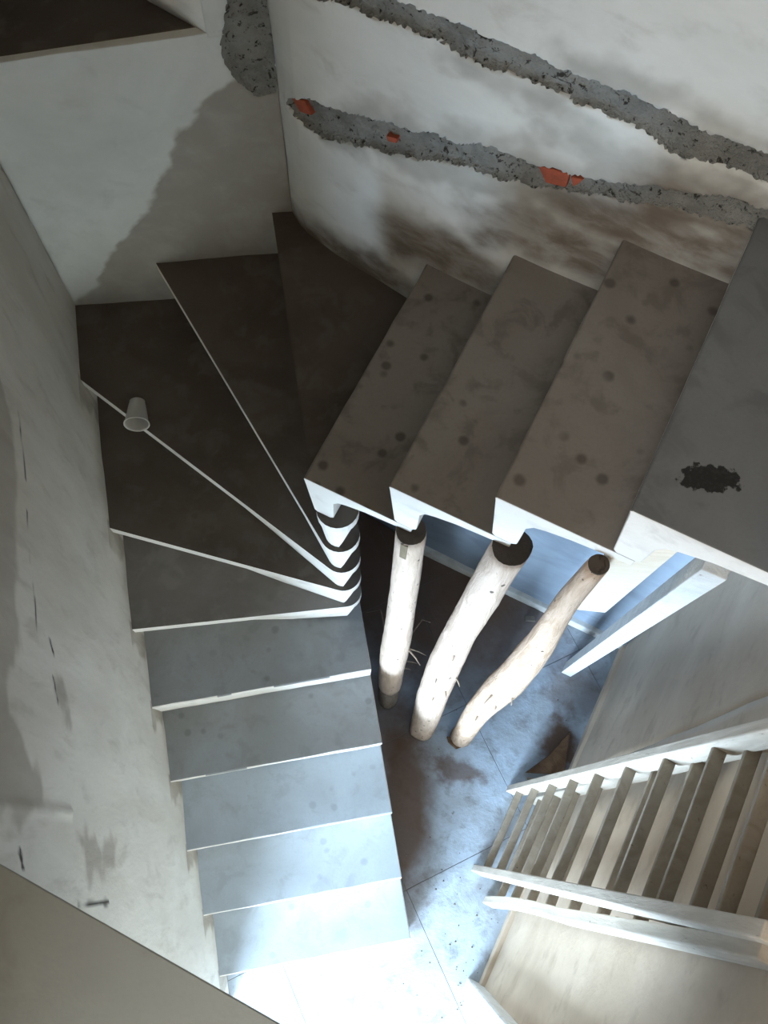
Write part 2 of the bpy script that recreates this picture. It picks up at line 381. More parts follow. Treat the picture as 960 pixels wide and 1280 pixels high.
# ------------------------------------------------------------------ setting: left wall
sc = float((P1 - L0) @ A)
E0 = -0.13
def pxL(px): s, z = on_line(px, L0, A); return s - E0, z
cracks = [[(29, 515), (33, 560), (36, 600)], [(38, 640), (42, 700)], [(47, 730), (52, 790)], [(70, 845), (75, 880)], [(28, 1065), (32, 1085)], [(100, 1130), (138, 1127)], [(68, 800), (72, 815)]]
crk = [[pxL(p) for p in c] for c in cracks]
ridge = [pxL(p) for p in ((-30, 1005), (0, 1008), (52, 1012), (92, 1015))]
lpatch = [[pxL(p) for p in q] for q in ([(30, 900), (60, 1000), (10, 1030), (-40, 1000), (-40, 850)], [(0, 440), (20, 520), (28, 760), (15, 900), (-60, 900), (-60, 440)],
                                        [(100, 1040), (150, 1045), (145, 1085), (115, 1100)], [(66, 850), (82, 850), (90, 900), (72, 890)])]
noses = [(k, (k - 1) * D1 - E0, k * R) for k in range(1, 7)] + [(7,) + pxL((141, 661)), (8,) + pxL((108, 480))]
def seg_d(s, z, pl):
    d = 9
    for (x1, y1), (x2, y2) in zip(pl, pl[1:]):
        dx, dy = x2 - x1, y2 - y1; t = max(0, min(1, ((s - x1) * dx + (z - y1) * dy) / (dx * dx + dy * dy + 1e-12)))
        d = min(d, math.hypot(s - x1 - t * dx, z - y1 - t * dy))
    return d
def fn_left(s, z, p):
    if z > 2.9: return 0, {}, 0
    nv = fbm(p[0] * 9, p[1] * 9, z * 9); mk = 0; dep = 0
    for c in crk:
        if abs(s - c[0][0]) > 0.3 or abs(z - c[0][1]) > 0.4: continue
        d = seg_d(s, z, c)
        if d < 0.03: mk = max(mk, sstep(0.003 + 0.006 * nv - d, -0.004, 0.002))
    d = seg_d(s, z, ridge); dep += 0.008 * sstep(0.02 - d, 0, 0.02)
    pa = max(sstep(poly_in(s, z, q) + 0.05 * nv, -0.01, 0.03) for q in lpatch) * 0.8
    di = 0
    for k, sn, zn in noses:                            # rough plaster left beside each riser
        if zn - R * 1.0 < z < zn + 0.03 and sn - 0.10 < s < sn + 0.03:
            di = max(di, 0.75 * sstep(s - sn + 0.09 - (zn - z) * 0.15 + 0.04 * nv, 0, 0.03))
    return dep, {'mark': mk, 'patch': pa, 'dirt_shade': di}, 0
wall_grid('wall_left', [L0 + A * E0, P1 + A * 0.12], 0, CZ, 0.02, PL_LEFT, 0.18, fn_left, ss=rng((0, sc - E0 + 0.12, 0.009)), zs=rng((0, 0.3, 0.02), (0.3, 2.85, 0.009), (2.85, CZ, 0.06)))

# ------------------------------------------------------------------ back wall with pier and ledge
BD = (P2 - P1) / np.linalg.norm(P2 - P1); BL = float(np.linalg.norm(P2 - P1))
def pxB(px): return on_line(px, P1, BD)
plaster_edge = [pxB(p) for p in ((286, 98), (268, 122), (246, 140), (236, 158), (215, 172), (208, 200), (196, 222), (190, 246), (172, 280), (160, 296), (138, 318), (120, 350), (95, 376), (95, 420), (420, 420), (420, 98))]  # outline of the darker plaster patch on the back wall
strip = [pxB(p) for p in ((288, -60), (282, 30), (276, 82), (303, 108), (322, 120), (344, 118), (344, 60), (340, -60))]
def d_back(s, z, p):
    return poly_in(s, z, strip) + 0.012 * fbm(p[0] * 7, p[1] * 7, z * 7) + 0.008 * fbm(p[0] * 22, p[1] * 22, z * 22)
def fn_back(s, z, p):
    nv = fbm(p[0] * 7, p[1] * 7, z * 7); nf = fbm(p[0] * 22, p[1] * 22, z * 22)
    d = poly_in(s, z, strip) + 0.012 * nv + 0.008 * nf
    dep, lab, a_ = -0.013 * sstep(d, -0.006, 0.014), 0, {}
    if d > 0:
        lab = 1; dep = -0.013 * sstep(d, -0.006, 0.014) + 0.010 * nf * sstep(d, 0, 0.015)
    a_['patch'] = sstep(poly_in(s, z, plaster_edge) + 0.02 * nv + 0.012 * nf, -0.004, 0.014)
    # dark cement skirting left over the treads
    return dep, a_, lab
LZ = 2.861
ztb = lambda s: 2.792 + 0.106 * s
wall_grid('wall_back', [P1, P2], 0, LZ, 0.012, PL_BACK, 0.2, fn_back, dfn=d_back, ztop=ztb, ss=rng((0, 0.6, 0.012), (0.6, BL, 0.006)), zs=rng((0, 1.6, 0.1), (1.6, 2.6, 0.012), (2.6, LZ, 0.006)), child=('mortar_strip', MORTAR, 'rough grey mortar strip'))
pier0 = P1 + BD * 0.646
def fn_pier(s, z, p): return fn_back(s + 0.646, z, p)
wp = wall_grid('wall_pier', [pier0, P2], LZ - 0.015, CZ, 0.012, PL_BACK, 0.2, fn_pier, dfn=lambda s, z, p: d_back(s + 0.646, z, p), ss=rng((0, BL - 0.646, 0.006)), zs=rng((LZ - 0.015, 3.2, 0.006), (3.2, CZ, 0.1)), child=('mortar_strip', MORTAR, 'rough grey mortar strip'))
nd = np.array(at_z((185, 0), LZ))[:2] - np.array(at_z((258, 40), LZ))[:2]; nd /= np.linalg.norm(nd)
wall_grid('wall_niche_side', [pier0 + nd * 1.3, pier0], LZ, CZ, 0.05, PL_RIGHT, 0.15)
BN = np.array([-BD[1], BD[0]])
lp = [P1 - BD * 0.5 + BN * 0.02, pier0 + BN * 0.02, pier0 + nd * 1.3, P1 - BD * 0.5 + BN * 1.2]
mb = MB(); lz = [ztb(float((p - P1) @ BD)) for p in lp]
mb.box8([(p[0], p[1], z - 0.15) for p, z in zip(lp, lz)] + [(p[0], p[1], z + 0.003) for p, z in zip(lp, lz)])
struct(mb.build('floor_ledge', LEDGE))
wall_grid('wall_niche_back', [P1 - BD * 0.5 + BN * 0.75, pier0 + nd * 1.3 + BN * 0.2], LZ, CZ, 0.2, PL_PLAIN, 0.1)
wall_grid('wall_niche_left', [P1 - BD * 0.18, P1 - BD * 0.18 + BN * 0.9], LZ, CZ, 0.2, PL_PLAIN, 0.1)

# ------------------------------------------------------------------ right wall (curves at its start), with chases
rl = [bm2(*q) for q in ((-0.514, 0.857), (-0.47, 0.826), (-0.43, 0.806), (-0.317, 0.777), (-0.2, 0.757), (-0.05, 0.737), (0.1, 0.724), (0.4, 0.716), (2.2, 0.714))]
rcum = [0.0]
for i in range(len(rl) - 1): rcum.append(rcum[-1] + float(np.linalg.norm(rl[i + 1] - rl[i])))
def pxR(px):
    d = ray(px); best = None
    for i in range(len(rl) - 1):
        e = rl[i + 1] - rl[i]; Lg = np.linalg.norm(e); e = e / Lg
        s, z = on_line(px, rl[i], e)
        if (-0.001 <= s <= Lg + 0.001) or (i == len(rl) - 2 and s > 0): return rcum[i] + s, z
        if i == 0 and s < 0: best = (s, z)
    return best
chase_low = [pxR(p) for p in ((356, 118), (384, 122), (410, 132), (440, 140), (470, 150), (500, 160), (540, 168), (558, 172), (566, 183), (600, 182), (625, 186), (660, 203), (700, 213), (760, 226), (840, 234), (900, 246), (960, 262),
                             (960, 292), (900, 275), (840, 262), (760, 250), (700, 240), (640, 226), (590, 212), (540, 205), (500, 196), (460, 186), (430, 178), (395, 168), (372, 150), (360, 135))]
chase_hi = [pxR(p) for p in ((380, -40), (470, -14), (520, 6), (560, 20), (600, 38), (640, 55), (690, 78), (740, 100), (790, 112), (820, 126), (880, 160), (930, 185), (975, 196),
                            (975, 232), (920, 212), (880, 202), (840, 190), (800, 160), (760, 147), (720, 128), (680, 104), (630, 88), (580, 66), (530, 44), (480, 22), (430, 4), (370, -18))]
for pl, ks, dz in ((chase_low, (16, 17), 0.07), (chase_hi, (12, 13), -0.02)):
    for k in ks: pl[k] = (pl[k][0] + 0.35, pl[k][1] + dz)
splash_shade = [[pxR(p) for p in q] for q in (
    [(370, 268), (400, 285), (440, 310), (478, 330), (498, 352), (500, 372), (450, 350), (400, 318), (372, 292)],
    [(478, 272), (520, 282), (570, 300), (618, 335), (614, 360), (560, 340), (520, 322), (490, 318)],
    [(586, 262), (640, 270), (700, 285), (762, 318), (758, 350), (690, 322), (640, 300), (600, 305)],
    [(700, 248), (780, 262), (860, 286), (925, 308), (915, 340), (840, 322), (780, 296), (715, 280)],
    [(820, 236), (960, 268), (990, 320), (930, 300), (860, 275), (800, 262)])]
gpatch = [[pxR(p) for p in q] for q in (
    [(700, 60), (770, 85), (860, 120), (940, 160), (980, 190), (900, 165), (800, 118), (720, 95)],
    [(420, 120), (520, 145), (600, 165), (720, 195), (850, 225), (960, 250), (960, 300), (840, 285), (700, 262), (560, 225), (460, 200), (400, 175)],
    [(560, 60), (650, 100), (700, 125), (690, 140), (600, 95), (550, 75)],
    [(690, 130), (760, 165), (850, 205), (940, 235), (930, 262), (820, 235), (730, 215), (680, 180)])]
def d_right(s, z, p):
    if z < 2.2 or s > 1.68: return -1.0
    return max(poly_in(s, z, chase_low), poly_in(s, z, chase_hi)) + 0.016 * fbm(p[0] * 6, p[1] * 6, z * 6) + 0.007 * fbm(p[0] * 20 + 3, p[1] * 20, z * 20) + 0.002 * fbm(p[0] * 60 + 3, p[1] * 60, z * 60)
def fn_right(s, z, p):
    b_ = (p - U0) @ B
    blue = 1.0 if z < (11 + max(math.floor((b_ - 0.12) / D2), -1)) * R - 0.07 and z < 2.9 else 0.0
    if z < 1.9 or s > 1.68: return 0, {'under_tone': blue}, 0
    nv = fbm(p[0] * 7, p[1] * 7, z * 7); nf = fbm(p[0] * 24 + 3, p[1] * 24, z * 24)
    nq = fbm(p[0] * 60 + 3, p[1] * 60, z * 60)
    d = max(poly_in(s, z, chase_low), poly_in(s, z, chase_hi)) + 0.016 * fbm(p[0] * 6, p[1] * 6, z * 6) + 0.007 * fbm(p[0] * 20 + 3, p[1] * 20, z * 20) + 0.002 * nq
    dep, lab = 0, 0
    dep = -0.013 * sstep(d, -0.006, 0.014)
    if d > 0: lab = 1; dep += (0.007 * nf + 0.004 * nq) * sstep(d, 0, 0.015)
    elif d > -0.03: dep = 0.003 * (1 + nf) * (1 + d / 0.03)
    di = max(sstep(poly_in(s, z, q) + 0.03 * nv + 0.012 * nf, -0.09, 0.02) for q in splash_shade)  # cement splash above the treads, widened and darkened with painted shade
    pa = max(sstep(poly_in(s, z, q) + 0.05 * nv + 0.02 * nf, -0.045, 0.04) for q in gpatch) * 0.75
    return dep, {'dirt_shade': di, 'patch': pa, 'under_tone': blue}, lab
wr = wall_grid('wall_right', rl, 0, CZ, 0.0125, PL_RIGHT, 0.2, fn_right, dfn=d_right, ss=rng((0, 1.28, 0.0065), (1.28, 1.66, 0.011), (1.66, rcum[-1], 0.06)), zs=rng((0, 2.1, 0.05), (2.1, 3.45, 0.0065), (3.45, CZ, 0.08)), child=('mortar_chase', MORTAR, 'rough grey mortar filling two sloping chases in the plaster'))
def on_R(s, z, out):
    for i in range(len(rl) - 1):
        if s <= rcum[i + 1] or i == len(rl) - 2:
            e = (rl[i + 1] - rl[i]) / (rcum[i + 1] - rcum[i]); p = rl[i] + e * (s - rcum[i]) + np.array([e[1], -e[0]]) * out
            return Vector((p[0], p[1], z))
for quad in (((672, 208), (712, 218), (707, 235), (682, 229)), ((713, 222), (729, 225), (722, 231), (716, 234)), ((364, 123), (380, 126), (389, 145), (374, 140)), ((482, 170), (496, 174), (495, 180), (484, 177))):
    sz = [pxR(q) for q in quad]
    f_ = [on_R(s, z, -0.001) for s, z in sz]; k_ = [on_R(s, z, -0.06) for s, z in sz]
    MB().box8(k_ + f_).build('brick', BRICK, wr, bevel=0.002)

# ------------------------------------------------------------------ side wall (lower right) and the rest of the shell
def fn_side(s, z, p): return 0.0, {}, 0
wall_grid('wall_side_recess', [bm2(BW + 0.4, -0.95), bm2(BW + 0.4, -4.0)], 0, 3.1, 0.1, PL_SIDE, 0.12)
wall_grid('wall_side_upper', [bm2(BW, -1.03), bm2(BW, -4.0)], 3.06, CZ, 0.1, PL_SIDE, 0.18)
wall_grid('wall_side', [bm2(BW, 0.0), bm2(BW, -1.03)], 0, CZ, 0.03, PL_SIDE, 0.18, fn_side)
wall_grid('wall_under_landing', [bm2(BW, 0.72), bm2(BW, 0.0)], 0, 3.02, 0.03, PL_SIDE, 0.18, fn_side)
wall_grid('wall_corridor_end', [bm2(2.2, 0.72), bm2(2.2, -0.1)], 3.0, CZ, 0.2, PL_PLAIN, 0.1)
wall_grid('wall_corridor_side', [bm2(2.2, -0.01), bm2(BW + .18, -0.01)], 3.0, CZ, 0.2, PL_PLAIN, 0.1)
le = L0 + A * E0
ret = [bm2(-1.35, -4.0), bm2(-1.35, -2.78), le - N * 0.0]
wall_grid('wall_return', [ret[0], ret[1], ret[2] - N * 0.02], 0, CZ, 0.1, PL_PLAIN, 0.12)
# front wall with a doorway below and a window above
DB0, DB1, WBx0, WBx1 = -0.18, 1.02, -0.9, 1.1
mb = MB(); fr0, fr1 = -4.0, -3.82
def fbox(b0, b1, z0, z1):
    mb.prism([bm2(b0, fr0), bm2(b1, fr0), bm2(b1, fr1), bm2(b0, fr1)], z0, z1)
fbox(-1.5, DB0, 0, 3.0); fbox(DB1, 1.85, 0, 3.0); fbox(DB0, DB1, 2.3, 3.0)
fbox(-1.5, WBx0, 3.0, CZ); fbox(WBx1, 1.45, 3.0, CZ); fbox(WBx0, WBx1, 3.0, 4.28); fbox(WBx0, WBx1, 5.52, CZ)
struct(mb.build('wall_front', PL_PLAIN))
# unseen wall added to keep door light off the upper right wall
struct(MB().prism([bm2(0.0, -1.32), bm2(BW + 0.4, -1.32), bm2(BW + 0.4, -1.47), bm2(0.0, -1.47)], 2.14, 3.08).build('wall_light_block', PL_PLAIN))
# ceiling
struct(MB().prism([(-3.2, 3.4), (3.2, 3.4), (3.2, -5.4), (-3.2, -5.4)], CZ, CZ + 0.12).build('ceiling', PL_PLAIN))
# upper floor slab the photographer leans over
SE = -0.981
sp = [bm2(-0.15, SE), bm2(BW + 0.5, SE), bm2(BW + 0.5, -3.82), bm2(-1.35, -3.82), bm2(-1.35, -2.8), bm2(0.24, -1.56)]
sq = [bm2(-0.15, SE - 0.07), bm2(BW + 0.5, SE - 0.07)] + sp[2:]
mb = MB(); n6 = len(sp)
mb.add([(p[0], p[1], 3.06) for p in sq] + [(p[0], p[1], 15 * R) for p in sp], [tuple(range(n6)), tuple(range(n6, 2 * n6))] + [(i, (i + 1) % n6, n6 + (i + 1) % n6, n6 + i) for i in range(n6)])
up_floor = struct(mb.build('floor_upper', SLAB, bevel=0.003))

# floor: tiles laid on the diagonal, joints open
e1 = B * 0.787 - M * 0.617; e2 = B * 0.617 + M * 0.787
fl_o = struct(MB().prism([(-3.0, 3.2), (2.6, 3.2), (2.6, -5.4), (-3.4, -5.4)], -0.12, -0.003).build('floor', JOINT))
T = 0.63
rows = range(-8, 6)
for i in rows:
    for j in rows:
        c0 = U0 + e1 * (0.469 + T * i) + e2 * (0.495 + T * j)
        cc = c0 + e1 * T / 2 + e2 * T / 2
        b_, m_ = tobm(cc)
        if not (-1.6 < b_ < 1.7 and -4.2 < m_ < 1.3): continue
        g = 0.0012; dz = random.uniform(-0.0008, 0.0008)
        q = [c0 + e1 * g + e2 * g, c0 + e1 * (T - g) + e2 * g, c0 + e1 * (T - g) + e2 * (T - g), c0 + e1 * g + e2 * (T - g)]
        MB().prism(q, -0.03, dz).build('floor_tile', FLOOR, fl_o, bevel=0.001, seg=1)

# baseboards and the jamb at the end of the side wall
struct(MB().prism([bm2(0.0, 0.69), bm2(BW, 0.69), bm2(BW, 0.73), bm2(0.0, 0.735)], -0.01, 0.07).build('baseboard_right', WHITE, bevel=0.004))
struct(MB().prism([bm2(BW - 0.018, 0.69), bm2(BW - 0.018, -0.99), bm2(BW + .01, -0.99), bm2(BW + .01, 0.69)], -0.01, 0.075).build('baseboard_side', PL_SIDE, bevel=0.004))
struct(MB().prism([bm2(BW - 0.07, -0.985), bm2(BW - 0.07, -1.06), bm2(BW + 0.2, -1.06), bm2(BW + 0.2, -0.985)], -0.01, 3.06).build('trim_1', WHITE, bevel=0.008))

# ------------------------------------------------------------------ staircase
stair = thing('staircase', bm3(0.0, 0.0, 0.0), 'dark cement winding staircase with pale step ends turning along the plastered walls', 'staircase')
def is_top(me, tops):
    for p in me.polygons:
        p.material_index = 0 if p.normal.z > tops else 1
def straight(k, org, run, acr, w0, w1_, depth, mat, back=0.07, seg=16, thick=0.05, tail=0.03):
    """L-shaped step: plate with a riser hanging from its nose; profile swept across from w0 to w1_"""
    zt = k * R
    pr = [(0.005, 0), (depth * 0.5, 0), (depth + back, 0), (depth + back, -tail), (depth * 0.75, -thick * 0.85), (0.125, -thick - 0.008), (0.100, -thick - 0.020), (0.086, -thick - 0.045), (0.082, -R + 0.012), (0.072, -R), (0.028, -R), (0.020, -R + 0.01), (0.003, -0.018), (0, -0.006)]
    mb = MB(); n = len(pr); vs = []
    for i in range(seg + 1):
        t = w0 + (w1_ - w0) * i / seg
        for j, (u, v) in enumerate(pr):
            jx = 0.0022 * fbm(t * 9 + k, j * 0.35, k * 3.1); jz = 0.0016 * fbm(t * 8, j * 0.4 + 9, k * 2.3)
            if j in (8, 9, 10, 11, 2): jz = 0
            p = org + run * (u + jx) + acr * t
            vs.append((p[0], p[1], zt + v + jz))
    fs = [tuple(range(n)), tuple(seg * n + j for j in range(n))]
    for i in range(seg):
        for j in range(n):
            a_, b_ = i * n + j, i * n + (j + 1) % n
            fs.append((a_, b_, b_ + n, a_ + n))
    mb.add(vs, fs)
    o = mb.build('step', [mat, EDGE], stair, bevel=0.004); is_top(o.data, 0.3 if k > 10 else 0.7)
    return o
for k in range(1, 6):
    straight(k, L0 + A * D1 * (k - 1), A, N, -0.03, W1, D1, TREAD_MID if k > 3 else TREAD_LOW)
for k in range(11, 15):
    straight(k, U0 + B * D2 * (k - 11), B, M, 0.0, W2 + 0.05, D2, TREAD_TOP if k == 14 else TREAD_UP, thick=0.075 if k == 14 else 0.05, tail=0.05 if k == 14 else 0.028)
# landing beyond the frame
o = MB().prism([bm2(4 * D2, 0), bm2(2.19, 0), bm2(2.19, W2 + .03), bm2(4 * D2, W2 + .03)], 15 * R - 0.16, 15 * R).build('landing', [TREAD_TOP, EDGE], stair, bevel=0.006); is_top(o.data, 0.7)

# winders around a rounded inner end
CC = np.array([-0.130, 0.920]); CR = 0.060
wallpt = {6: L0 + A * D1 * 5, 7: np.array(at_z((141, 661), 7 * R))[:2], 8: np.array(at_z((108, 480), 8 * R))[:2], 9: np.array(at_z((196, 331), 9 * R))[:2], 10: np.array(at_z((340, 266), 10 * R))[:2], 11: bm2(0, W2)}
def tangent(P):
    """angle on the inner circle where the nosing line from P touches (tread on its left)"""
    d = P - CC; L = np.linalg.norm(d); base = math.atan2(d[1], d[0]); off = math.acos(CR / L)
    return base + off
def unit(a_): return np.array([math.cos(a_), math.sin(a_)])
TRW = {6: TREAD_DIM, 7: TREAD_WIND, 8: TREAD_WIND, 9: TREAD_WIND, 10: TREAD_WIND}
for k in range(6, 11):
    zt = k * R; Wp = wallpt[k]; ta = tangent(Wp) % (2 * math.pi)
    T0 = CC + CR * unit(ta)
    d = (T0 - Wp) / np.linalg.norm(T0 - Wp)
    inward = np.array([-d[1], d[0]])
    if inward @ (CC - T0) < 0: inward = -inward
    out_w = Wp - d * 0.07
    arc_e = 2 * math.pi + math.radians(50)
    na = 14
    arc = [CC + CR * unit(ta + (arc_e - ta) * i / na) for i in range(na + 1)]
    front = [out_w] + [out_w + (T0 - out_w) * t for t in (0.25, 0.5, 0.75)] + arc
    if k < 10:
        Wn = wallpt[k + 1]; tn = tangent(Wn) % (2 * math.pi); Tn = CC + CR * unit(tn); dn = (Tn - Wn) / np.linalg.norm(Tn - Wn)
        inn = np.array([-dn[1], dn[0]])
        if inn @ (CC - Tn) < 0: inn = -inn
        backp = [CC + CR * unit(math.radians(100)), Wn + inn * 0.06 - dn * 0.11]
    else:
        backp = [bm2(0.07, 0.06), bm2(0.07, W2 + 0.04)]
    wallc = {6: [], 7: [], 8: [P1 + np.array([-0.03, 0.03])], 9: [], 10: [bm2(-0.2, 0.79), bm2(-0.43, 0.84), P2 + np.array([0.0, 0.04])]}[k]
    poly = front + backp + wallc
    mb = MB(); mb.prism(poly, zt - 0.045, zt)
    # riser along the nosing, round the tip, dying out along the inner end
    vs = []; rp = front; nr = len(rp)
    for i, p in enumerate(rp):
        if i < 4: iw = inward; wd = 0.06; drop = R
        else:
            ang = ta + (arc_e - ta) * (i - 4) / na; iw = -unit(ang); wd = 0.045
            over = ang - 1.5 * math.pi
            drop = R if over < 0.05 else 0.05 + (R - 0.05) * max(0.0, 1 - (over - 0.05) / 0.8) ** 1.3
        lean = (0.050 if i < 3 else 0.030 if i == 3 else 0.016) * min(1.0, drop / R)
        f0 = p; f1 = p + iw * lean; k1 = p + iw * (wd + 0.0); 
        for q, z in ((f0, zt - 0.001), (f1, zt - drop), (k1, zt - drop), (k1, zt - 0.001)): vs.append((q[0], q[1], z))
    fs = [(0, 1, 2, 3), tuple((nr - 1) * 4 + j for j in range(4))]
    for i in range(nr - 1):
        for j in range(4):
            a_, b_ = i * 4 + j, i * 4 + (j + 1) % 4
            fs.append((a_, b_, b_ + 4, a_ + 4))
    mb.add(vs, fs)
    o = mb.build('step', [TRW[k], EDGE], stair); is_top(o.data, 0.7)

# ------------------------------------------------------------------ log props
def curve_from_px(pxs, base, top, n=46):
    """3-D points where each pixel's ray passes closest to the line base-top, smoothed"""
    b0 = np.array(base); dv = np.array(top) - b0; out = []
    o_ = np.array([0, 0, H])
    for px in pxs:
        d = ray(px); w0 = o_ - b0
        a_, b_, c_ = d @ d, d @ dv, dv @ dv; d_, e_ = d @ w0, dv @ w0
        t = (b_ * e_ - c_ * d_) / (a_ * c_ - b_ * b_)
        out.append(o_ + d * t)
    out[0] = b0; out[-1] = np.array(top)
    ts = np.linspace(0, 1, n); zs = [p[2] for p in out]
    zz = [zs[0] + (zs[-1] - zs[0]) * t for t in ts]
    xs = np.interp(zz, zs, [p[0] for p in out]); ys = np.interp(zz, zs, [p[1] for p in out])
    for _ in range(3):
        xs[1:-1] = (xs[:-2] + 2 * xs[1:-1] + xs[2:]) / 4; ys[1:-1] = (ys[:-2] + 2 * ys[1:-1] + ys[2:]) / 4
    return [Vector((x, y, z)) for x, y, z in zip(xs, ys, zz)]
def log_prop(pxs, ztop, radii, mat, label, seed, stub=None):
    base = at_z(pxs[0], 0.0); top = at_z(pxs[-1], ztop)
    pts = curve_from_px(pxs, base, top)
    t = thing('log_prop', base, label, 'log', 'log props under the upper flight')
    n = len(pts); rad = [float(np.interp(i / (n - 1), np.linspace(0, 1, len(radii)), radii)) for i in range(n)]
    rf = lambda i, an, p: 1 + 0.07 * fbm(math.cos(an) * 1.2 + seed, math.sin(an) * 1.2, p.z * 2.2) + 0.035 * fbm(math.cos(an) * 4 + seed, math.sin(an) * 4, p.z * 9)
    i0 = 0
    if stub:
        i0 = int(n * stub)
        MB().tube(pts[:i0 + 1], [r * 0.94 for r in rad[:i0 + 1]], 22, 0, rf).build('base_block', LOGD, t, True)
    MB().tube(pts[i0:], rad[i0:], 22, 0, rf).build('trunk', mat, t, True)
    e = pts[-1]
    MB().tube([e - Vector((0, 0, 0.002)), e + Vector((0, 0, 0.004))], rad[-1] * 0.985, 22, 0, lambda i, an, p: 1 + 0.07 * fbm(math.cos(an) * 1.2 + seed, math.sin(an) * 1.2, e.z * 2.2)).build('cut_end', CUT, t)
    return t, pts, rad
l1, p1, rd1 = log_prop([(485, 874), (488, 850), (493, 815), (500, 775), (507, 725), (512, 690), (514, 664)], 11 * R - 0.032, [0.050, 0.052, 0.055, 0.050, 0.044, 0.040], LOG1,
                       'slim straight peeled log prop on a darker base block, fibres hanging from it', 1.0, 0.17)
l2, p2, rd2 = log_prop([(528, 910), (540, 872), (556, 830), (575, 790), (596, 757), (615, 722), (640, 683)], 12 * R - 0.032, [0.062, 0.063, 0.062, 0.060, 0.052, 0.049, 0.048], LOG2,
                       'thick knotty peeled log prop with a round dark cut top, between two other log props', 5.0)
l3, p3, rd3 = log_prop([(576, 921), (600, 885), (640, 848), (676, 805), (694, 774), (716, 742), (748, 706)], 13 * R - 0.05, [0.052, 0.050, 0.052, 0.058, 0.050, 0.032, 0.023], LOG3,
                       'crooked tan log prop with a cream board nailed at its top', 9.0)
# wedge driven in the first log, fibres and splinters
wv = at_z((513, 676), 11 * R - 0.09)
q0 = p1[-1] + Vector((M[0], M[1], 0)) * -0.036 + Vector((0, 0, -0.002)); q1 = q0 + Vector((0, 0, -0.11))
MB().beam(q0, q1, 0.020, 0.014, (B[0], B[1], 0)).build('wedge', WEDGE, l1, bevel=0.002)
for t, pts, rad, cnt, lo, hi in ((l1, p1, rd1, 6, 0.25, 0.6), (l2, p2, rd2, 5, 0.35, 0.7), (l3, p3, rd3, 5, 0.3, 0.6)):
    for i in range(cnt):
        k = int(len(pts) * random.uniform(lo, hi)); an = random.uniform(-0.5, 0.9) if t is l1 else random.uniform(-2.6, 0.6)
        out = Vector((math.cos(an), math.sin(an), 0)); st = pts[k] + out * rad[k] * 0.93
        ln = random.uniform(0.05, 0.13) * (1.5 if t is l1 else 0.6)
        dr = Vector((out.x * random.uniform(0.15, 0.5), out.y * random.uniform(0.15, 0.5), -1)).normalized()
        MB().tube([st, st + dr * ln * 0.5 + out * 0.008, st + dr * ln + out * 0.004], [0.004, 0.003, 0.0012], 5).build('bark_fibre', FIBRE, t)
for pa, pb, z in (((523, 774), (538, 778), 0.9), ((457, 766), (484, 762), 0.75)):
    a_, b_ = at_z(pa, z), at_z(pb, z); k = min(range(len(p1)), key=lambda i: abs(p1[i].z - z))
    far, near = (b_, a_) if (b_ - p1[k]).length > (a_ - p1[k]).length else (a_, b_)
    MB().tube([p1[k], near.lerp(far, 0.3) + Vector((0, 0, 0.01)), far], [0.004, 0.003, 0.0015], 5).build('bark_fibre', FIBRE, l1)
# cream board beside the crooked log
bt = [bm3(0.752, 0.006, 2.772), bm3(0.872, 0.056, 2.935)]; bb = [bm3(0.757, 0.006, 2.33), bm3(0.840, 0.040, 2.32)]
nb = Vector((M[0] * 0.93 - B[0] * 0.37, M[1] * 0.93 - B[1] * 0.37, 0)).normalized() * 0.024
o = MB().box8([bb[0] + nb, bb[1] + nb, bb[1], bb[0], bt[0] + nb, bt[1] + nb, bt[1], bt[0]]).build('plank', BOARD, None, bevel=0.002)
tag(o, 'short cream plank standing against the crooked log under the step', 'plank')
# timber prop in the corner
pa = bm3(1.050, 0.478, 0.0); pb = bm3(0.925, 0.02, 14 * R - 0.085)
pa.z = 0.012
o = MB().beam(pa, pb, 0.058, 0.05, (M[0], M[1], 0)).build('timber_prop', TIMBER, None, bevel=0.003)
tag(o, 'white squared timber leaning from the floor corner up to the landing step', 'timber')

# ------------------------------------------------------------------ folded step ladder leaning on the side wall
mw = -0.007
lad = thing('step_ladder', bm3(BW - 0.17, mw - 0.36, 0), 'folded weathered wooden step ladder leaning against the beige side wall', 'ladder')
B3 = Vector((B[0], B[1], 0)); M3 = Vector((M[0], M[1], 0))
ZT = 3.02
def fr(t, m_): return bm3(BW - 0.215 + 0.165 * t, mw + m_, ZT * t)          # front section
def rr_(t, m_): return bm3(BW - 0.115 + 0.085 * t, mw + m_, ZT * t * 0.985)  # rear section
front = bpy.data.objects.new('front_frame', None)
FM0, FM1 = -0.165, -0.555
for m_ in (FM0, FM1):
    MB().beam(fr(0.004, m_), fr(1, m_), 0.032, 0.062, M3, seg=1).build('rail', RAILW, lad, bevel=0.004)
def rear_m(t): return -0.160 + 0.01 * t, -0.655 + 0.075 * t
for s in (0, 1):
    cv = (lambda t: M3 * (0.011 * math.sin(min(1, t / 0.5) * math.pi))) if s else None
    MB().beam(rr_(0.004, rear_m(0)[s]), rr_(1, rear_m(1)[s]), 0.034, 0.055, M3, seg=24, curve=cv).build('rail', RAILW, lad, bevel=0.004)
for i in range(9):
    t = (0.20 + 0.323 * i) / ZT
    if t > 0.98: continue
    a_ = fr(t, FM0 - 0.005); b_ = fr(t, FM1 + 0.005)
    MB().beam(a_, b_, 0.032, 0.020, B3).build('rung', LADW, lad, bevel=0.003)
for i in range(9):
    z = 0.25 + 0.33 * i; t = z / (ZT * 0.985)
    if t > 0.98: continue
    ma, mb_ = rear_m(t)
    MB().beam(rr_(t, ma), rr_(t, mb_ + 0.01), 0.032, 0.020, B3).build('rung', LADW, lad, bevel=0.003)

